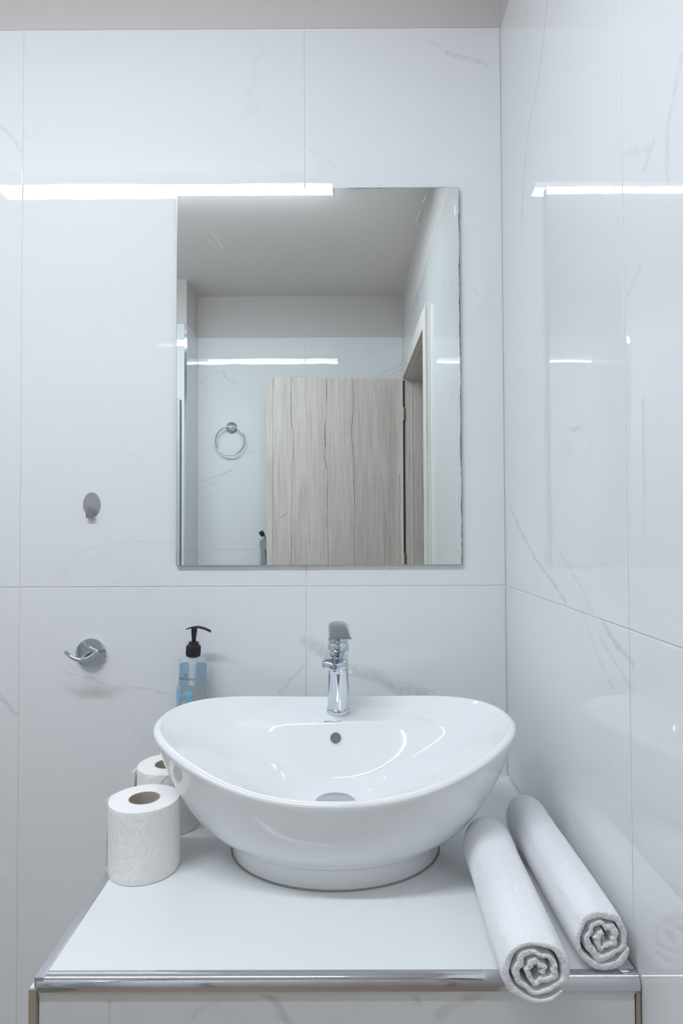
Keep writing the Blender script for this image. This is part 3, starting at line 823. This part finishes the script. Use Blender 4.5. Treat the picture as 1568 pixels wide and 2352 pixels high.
def stroke(pts, w, closed=False):
    """flat ribbon along 2D points"""
    V = []; F = []; n = len(pts)
    for i, (x, y) in enumerate(pts):
        a = pts[max(i - 1, 0)]; b = pts[min(i + 1, n - 1)]
        dx, dy = b[0] - a[0], b[1] - a[1]; l = math.hypot(dx, dy) or 1
        V += [(x - dy / l * w / 2, y + dx / l * w / 2, 0), (x + dy / l * w / 2, y - dx / l * w / 2, 0)]
    for i in range(n - 1):
        F.append((2 * i, 2 * i + 1, 2 * i + 3, 2 * i + 2))
    return V, F
def arc_pts(cx_, cy_, r, a0, a1, n=10, ry=None):
    return [(cx_ + r * math.cos(math.radians(a0 + (a1 - a0) * i / (n - 1))), cy_ + (ry or r) * math.sin(math.radians(a0 + (a1 - a0) * i / (n - 1)))) for i in range(n)]
em = [stroke(arc_pts(0, 0, 0.0016, 10, 300, 12), 0.0005), stroke(arc_pts(0, -0.0008, 0.0034, 40, 140, 10), 0.0005),
      stroke([(-0.0052, -0.0020), (-0.0034, 0.0010), (-0.0028, 0.0014)], 0.0005), stroke([(-0.0038, -0.0020), (-0.0026, 0.0002)], 0.0005),
      stroke([(0.0044, -0.0020), (0.0030, 0.0006)], 0.0005), stroke([(0.0030, -0.0022), (0.0022, -0.0004)], 0.0005)]
v, f = merge(*em)
mesh('brand_emblem', [on_bottle(x - 0.0060, y + 0.2245) for x, y, z in v], f, 'print_dark', sb, smooth=None)
rng = random.Random(7)
lv = []
for (bx_, bz, rot, L) in ((-0.03, 0.198, 80, 0.014), (-0.014, 0.2, 75, 0.015), (-0.022, 0.19, 110, 0.017), (-0.006, 0.192, 40, 0.015), (0.002, 0.188, 60, 0.014), (-0.033, 0.184, 95, 0.016), (-0.014, 0.182, 90, 0.018), (-0.001, 0.176, 30, 0.016), (-0.024, 0.176, 70, 0.017), (0.006, 0.174, 80, 0.014), (-0.034, 0.168, 85, 0.016), (-0.012, 0.168, 50, 0.018), (-0.022, 0.162, 120, 0.017), (0.003, 0.162, 100, 0.016), (-0.007, 0.156, 80, 0.017), (-0.03, 0.154, 75, 0.016), (-0.018, 0.148, 95, 0.018), (0.006, 0.148, 60, 0.016), (-0.006, 0.14, 110, 0.018), (-0.028, 0.138, 100, 0.018), (0.002, 0.13, 70, 0.018), (-0.016, 0.128, 85, 0.018)):
    r0 = math.radians(rot)
    d = (math.cos(r0), math.sin(r0)); nrm = (-d[1], d[0])
    cur = lambda s: (bx_ + d[0] * s + nrm[0] * 9 * s * (s - L), bz - 0.008 + d[1] * s + nrm[1] * 9 * s * (s - L))
    lv.append(stroke([cur(L * i / 8) for i in range(9)], 0.0022))
    for q in (0.35, 0.62, 0.88):
        for sd in (-1, 1):
            b0 = cur(L * q); l2 = L * 0.42 * (1.15 - q * 0.6)
            e = (d[0] * 0.6 + nrm[0] * sd * 0.8, d[1] * 0.6 + nrm[1] * sd * 0.8)
            lv.append(stroke([b0, (b0[0] + e[0] * l2 * .5, b0[1] + e[1] * l2 * .5), (b0[0] + e[0] * l2 + d[0] * .001, b0[1] + e[1] * l2 + d[1] * .001)], 0.0018))
v, f = merge(*lv)
lp = mesh('leaf_print', [on_bottle(x * 1.15 - 0.004, y, 0.0009) for x, y, z in v], f, 'print_blue', sb, smooth=None)

# ------------------------------------------------------------------ toilet rolls
RR, RH, RC = 0.0530, 0.1055, 0.0225
def toilet_roll(loc, rot, label):
    t = thing('toilet_roll', label, 'toilet roll', loc, rot, 'toilet rolls left of the basin')
    rg = []
    rr2 = random.Random(3)
    S = 72
    wob = [1 + 0.006 * math.sin(3 * 2 * PI * k / S + 1) + 0.004 * math.sin(5 * 2 * PI * k / S) for k in range(S)]
    for i, (q, z) in enumerate(((0.985, 0.0005), (1, 0.003), (1.0, 0.02), (1.0, 0.045), (1.002, 0.07), (1.0, 0.095), (1.0, RH - 0.003), (0.988, RH - 0.0002))):
        rg.append([(RR * q * wob[k] * math.cos(2 * PI * k / S), RR * q * wob[k] * math.sin(2 * PI * k / S), z) for k in range(S)])
    v, f = loft(rg, True, False)
    mesh('paper', v, f, 'paper', t, smooth=60)
    rg2 = []
    for q, z in ((RR * 0.988, RH - 0.0002), (RR * 0.8, RH + 0.0002), (RR * 0.6, RH), (RC + 0.001, RH - 0.0004)):
        rg2.append([(q * (wob[k] if q > 0.04 else 1) * math.cos(2 * PI * k / S), q * (wob[k] if q > 0.04 else 1) * math.sin(2 * PI * k / S), z) for k in range(S)])
    v, f = loft(rg2, True, False)
    mesh('end_face', v, f, 'paper_end', t)
    v, f = loft([[(q * math.cos(2 * PI * k / 48), q * math.sin(2 * PI * k / 48), z) for k in range(48)] for q, z in ((RC + 0.0012, 0.001), (RC + 0.0012, RH), (RC, RH), (RC, 0.001))], True, False)
    mesh('core', v, f, 'cardboard', t)
    return t
def loose_sheet(t, a0, n, lift, ztop):
    """free end of the paper peeling off the roll"""
    rg = []
    rr = random.Random(11)
    zs = np.linspace(0.004, ztop, 26)
    for z in zs:
        ring = []
        for i in range(n):
            e = i / (n - 1)
            a = a0 + e * 0.55
            r = RR + 0.0012 + lift * e ** 1.6 * (0.8 + 0.5 * math.sin(z * 60)) + (0.0007 * rr.random() if i > n - 3 else 0)
            ring.append((r * math.cos(a), r * math.sin(a), z + (0.003 * rr.random() * e if z == zs[-1] else 0)))
        rg.append(ring)
    v, f = loft(rg, False)
    o = mesh('loose_sheet', v, f, 'paper', t, smooth=60)
    sm = o.modifiers.new('thickness', 'SOLIDIFY'); sm.thickness = 0.0003
r1 = toilet_roll((-0.3058, -0.3575, CT), 0.3, 'front toilet roll, standing at the counter edge before the basin end')
loose_sheet(r1, PI - 0.78, 9, 0.0030, RH - 0.001)
r2 = toilet_roll((-0.3075, -0.216, CT), 1.9, 'rear toilet roll, half hidden behind the front roll and basin')
loose_sheet(r2, 1.0, 9, 0.010, 0.098)

# ------------------------------------------------------------------ rolled towels
def towel(name, label, p0, p1, r0, r1, turns, seed, phase, wob, kx=(1, 1), ky=(1, 1)):
    """spiral sheet from face p0 to back p1"""
    P0, P1 = Vector(p0), Vector(p1)
    ax = (P1 - P0); L = ax.length; ax.normalize()
    side = ax.cross(Vector((0, 0, 1))).normalized(); upv = side.cross(ax).normalized()
    rg = random.Random(seed)
    ph = [rg.uniform(0, 6.28) for _ in range(6)]
    n = 150
    t_ = 0.0108           # sheet thickness
    rootr = 0.0032
    th_tot = turns * 2 * PI
    def center(u, s, R):
        th = th_tot * u
        r = (R - t_ / 2) * (1 - u) ** 0.95 + rootr * u
        w = wob * min(u * 2.2, 1) * (0.6 + 0.4 * math.cos(s * 5))
        r += w * (0.5 * math.sin(3 * th + ph[0]) + 0.6 * math.sin(5 * th * 0.97 + ph[1]) + 0.35 * math.sin(9 * th + ph[2]))
        return phase - th, r
    rings = []
    segs = [0, .0015, .004, .008, .014, .03, .06, .09, .13, .17, .2, .23, .235, .24, .245, .25, .255, .26, .265, .27, .28]
    segs = [s for s in segs if s < L - 0.035] + [L - 0.035, L - 0.02, L - 0.010, L - 0.004, L]
    for s in segs:
        e = s / L
        R = r0 + (r1 - r0) * e
        R *= 1 + 0.01 * math.sin(9 * e + ph[3])
        # woven border dip
        for hb in (L - 0.075, L - 0.10):
            R -= 0.0011 * math.exp(-((s - hb) / 0.004) ** 2)
        tt = t_
        if s < 0.014:
            q = 1 - s / 0.014
            tt = t_ * (1 - 0.30 * q ** 2.5)
        shr = 1.0
        if s > L - 0.035:
            q = (s - (L - 0.035)) / 0.035
            shr = math.sqrt(max(1 - (0.86 * q) ** 2, 0.05))
        outer = []; inner = []
        for i in range(n):
            u = i / (n - 1)
            a, r = center(u, s, R)
            jag = 0.0012 * (rg.random() - 0.5) if s == 0 else 0
            if u < 0.035: r -= 0.0045 * (1 - u / 0.035)
            tw = tt * (0.82 + 0.18 * math.sin(11 * u * turns + ph[4]))
            end = min(i, n - 1 - i) / 3.0
            if end < 1: tw *= math.sqrt(max(1 - (1 - end) ** 2, 0.08))
            outer.append((a, (r + tw / 2) * shr + jag)); inner.append((a, (r - tw / 2) * shr + jag))
        loop = outer + inner[::-1]
        ring = []
        for a, r in loop:
            flat = 1.0
            x = r * math.cos(a); y = r * math.sin(a)
            # resting on the counter: lower side slightly flattened
            base = -R * 0.965
            if y < base: y = base
            pos = P0 + ax * (s + (0.0016 * (rg.random() - .5) if s == 0 else 0)) + side * x * (kx[0] + (kx[1] - kx[0]) * e) + upv * y * (ky[0] + (ky[1] - ky[0]) * e)
            ring.append(tuple(pos))
        rings.append(ring)
    v, f = loft(rings, True, False)
    m = 2 * n
    for base, flip in ((0, False), ((len(rings) - 1) * m, True)):
        for i in range(n - 1):
            q = (base + i, base + i + 1, base + m - 2 - i, base + m - 1 - i)
            f.append(q[::-1] if flip else q)
    o = mesh(name, v, f, 'terry', None, smooth=True)
    # plug behind so that no light leaks through the core
    sub = o.modifiers.new('soften', 'SUBSURF'); sub.levels = 1; sub.render_levels = 1
    tex = bpy.data.textures.get('pile') or bpy.data.textures.new('pile', 'CLOUDS')
    tex.noise_scale = 0.0035
    d = o.modifiers.new('pile', 'DISPLACE'); d.texture = tex; d.strength = 0.0012; d.mid_level = 0.5
    tag(o, label, 'towel', 'rolled towels right of the basin')
    return o
towel('rolled_towel', 'wider white rolled towel jutting over the counter front, next to the basin', (0.2095, -0.643, CT + 0.0385), (0.2185, -0.341, CT + 0.0435), 0.0465, 0.0455, 3.05, 5, -0.75, 0.0026, (0.97, 0.95), (0.855, 0.98))
towel('rolled_towel', 'white rolled towel lying against the tiled side wall', (0.3010, -0.592, CT + 0.0400), (0.2995, -0.258, CT + 0.0430), 0.0410, 0.0430, 2.75, 9, -0.35, 0.0026, (0.985, 0.965), (1.0, 1.03))

# ------------------------------------------------------------------ wall hooks
rh = thing('robe_hook', 'chrome double robe hook on a round wall plate', 'hook', (-0.528, 0, 1.062))
v, f = lathe([(0.0005, 0.0), (0.0300, 0.0), (0.0312, 0.0015), (0.0312, 0.0065), (0.0300, 0.0080), (0.0005, 0.0082)], 64)
mesh('wall_plate', [(x, -z - 0.0003, y) for x, y, z in v], f, 'chrome', rh, smooth=35)
v, f = tube([(0, -0.007, 0.0), (0, -0.025, -0.001), (0, -0.045, -0.003), (0, -0.0545, -0.0035)], [0.0068, 0.0060, 0.0052, 0.0046], 20)
mesh('stem', v, f, 'chrome', rh)
pr_ = []
for k in range(25):
    e = -1 + 2 * k / 24
    pr_.append((0.0315 * e, -0.0545, -0.0035 + 0.0165 * abs(e) ** 1.9))
v, f = tube(pr_, [0.0036 + 0.0008 * (1 - abs(-1 + 2 * k / 24)) for k in range(25)], 16)
mesh('double_prong', v, f, 'chrome', rh)
for s in (-1, 1):
    v, f = lathe([(0.0036 * math.cos(a), 0.0036 * math.sin(a)) for a in np.linspace(-PI / 2 + 0.05, PI / 2 - 0.05, 9)], 16)
    mesh('prong_tip', [(x + s * 0.0315, y - 0.0545, z + 0.013) for x, y, z in v], f, 'chrome', rh)

oh = thing('adhesive_hook', 'small oval brushed steel stick-on hook', 'hook', (-0.5293, 0, 1.373))
# oval plate with its lower tip bent forward and up into a tongue
pts = []
for k in range(49):
    a = -PI / 2 + 2 * PI * k / 48
    pts.append((0.0184 * math.cos(a) * (1.0 - 0.10 * max(-math.sin(a), 0)), max(0.0268 * math.sin(a), -0.0258)))
pts = pts[:-1]
n = len(pts)
vv = [(x, -0.0003, z) for x, z in pts] + [(x, -0.0016, z) for x, z in pts]
ff = [tuple(range(n)), tuple(range(2 * n - 1, n - 1, -1))] + [(i, (i + 1) % n, n + (i + 1) % n, n + i) for i in range(n)]
mesh('plate', vv, ff, 'brushed', oh, smooth=30)
tg = []
for k in range(17):
    e = k / 16
    if e < 0.5:
        a = PI * e / 0.5
        y = -0.0012 - 0.0048 * (1 - math.cos(a)); z = -0.0245 - 0.0035 * math.sin(a)
    else:
        q = (e - 0.5) / 0.5
        y = -0.0108 - 0.003 * q; z = -0.0245 + 0.019 * q
    hw_ = 0.0085 * (1 - (max(e - 0.5, 0) / 0.5) ** 1.6 * 0.85)
    tg.append([(-hw_, y, z), (hw_, y, z), (hw_, y - 0.0011, z + 0.0002), (-hw_, y - 0.0011, z + 0.0002)])
v, f = loft(tg)
mesh('tongue', v, f, 'brushed', oh, smooth=50)

# ------------------------------------------------------------------ far wall: towel ring, folded rack, shower screen
tr = thing('towel_ring', 'chrome towel ring on the far wall, seen in the mirror', 'towel ring', (-0.624, YF, 1.886))
v, f = lathe([(0.0005, 0.0), (0.0300, 0.0), (0.0318, 0.004), (0.0270, 0.010), (0.0210, 0.012), (0.0190, 0.018), (0.0110, 0.022), (0.0005, 0.023)], 48)
mesh('wall_plate', [(x, z + 0.0004, y) for x, y, z in v], f, 'chrome', tr, smooth=40)
v, f = tube([(0, 0.02, 0), (0, 0.034, -0.001)], [0.0085, 0.0085], 20)
mesh('ring_holder', v, f, 'chrome', tr)
RING = 0.0805
v, f = tube([(-0.003 + RING * math.sin(a), 0.030, -0.0775 + RING * math.cos(a)) for a in [2 * PI * k / 72 for k in range(72)]], 0.0044, 12, closed=True)
mesh('ring', v, f, 'chrome', tr, smooth=True)

fr = thing('folded_rack', 'grey plastic folded rack with black rubber foot behind the open door', 'rack', (-0.40, -2.19, 0))
edge = []
for z, xl, xr in ((0.02, -0.060, 0.02), (0.6, -0.058, 0.02), (1.05, -0.058, 0.02), (1.12, -0.056, 0.02), (1.16, -0.053, 0.02), (1.19, -0.054, 0.02), (1.22, -0.058, 0.02), (1.245, -0.059, 0.02), (1.256, -0.053, 0.02), (1.260, -0.043, 0.02), (1.257, -0.030, 0.02)):
    edge.append([(xl, -0.012, z), (xr, -0.012, z), (xr, 0.010, z), (xl + 0.003, 0.012, z)])
v, f = loft(edge); mesh('side_rail', v, f, 'grey_plastic', fr, smooth=50)
sl = [(-0.0255, 0.0128, 1.205), (-0.0220, 0.0128, 1.17), (-0.0200, 0.0128, 1.13), (-0.0225, 0.0128, 1.08), (-0.028, 0.0128, 1.0)]
v, f = tube(sl, 0.0022, 8); mesh('rail_slot', v, f, 'dark_gap', fr)
v, f = tube([(-0.047, 0.0, 1.292), (0.01, 0.0, 1.20)], 0.0085, 16); mesh('tube_leg', v, f, 'chrome', fr)
d = Vector((-0.057, 0, 0.092)).normalized(); a0 = Vector((-0.038, 0.0, 1.277))
v, f = tube([a0, a0 + d * 0.004, a0 + d * 0.026, a0 + d * 0.030], [0.0115, 0.0122, 0.0132, 0.0105], 20); mesh('rubber_foot', v, f, 'black_plastic', fr)
v, f = tube([(-0.03, -0.006, 0.012), (-0.03, -0.006, 0.05)], 0.012, 16); mesh('rubber_foot', v, f, 'black_plastic', fr)

ss = thing('shower_screen', 'glass shower screen with dark edge seal at the mirror left margin', 'shower screen', (-0.800, -1.80, 0), math.radians(108))
box('glass_panel', 0.006, 0.72, -0.004, 0.004, 0.02, 1.954, 'glass', ss, 0.0008)
box('edge_seal', -0.004, 0.004, -0.005, 0.005, 0.0, 1.954, 'seal', ss, 0.001)
box('edge_profile', -0.009, -0.004, -0.006, 0.006, 0.0, 1.954, 'chrome', ss, 0.002)
box('floor_track', 0.0, 0.73, -0.012, 0.012, 0.0, 0.024, 'chrome', ss, 0.002)
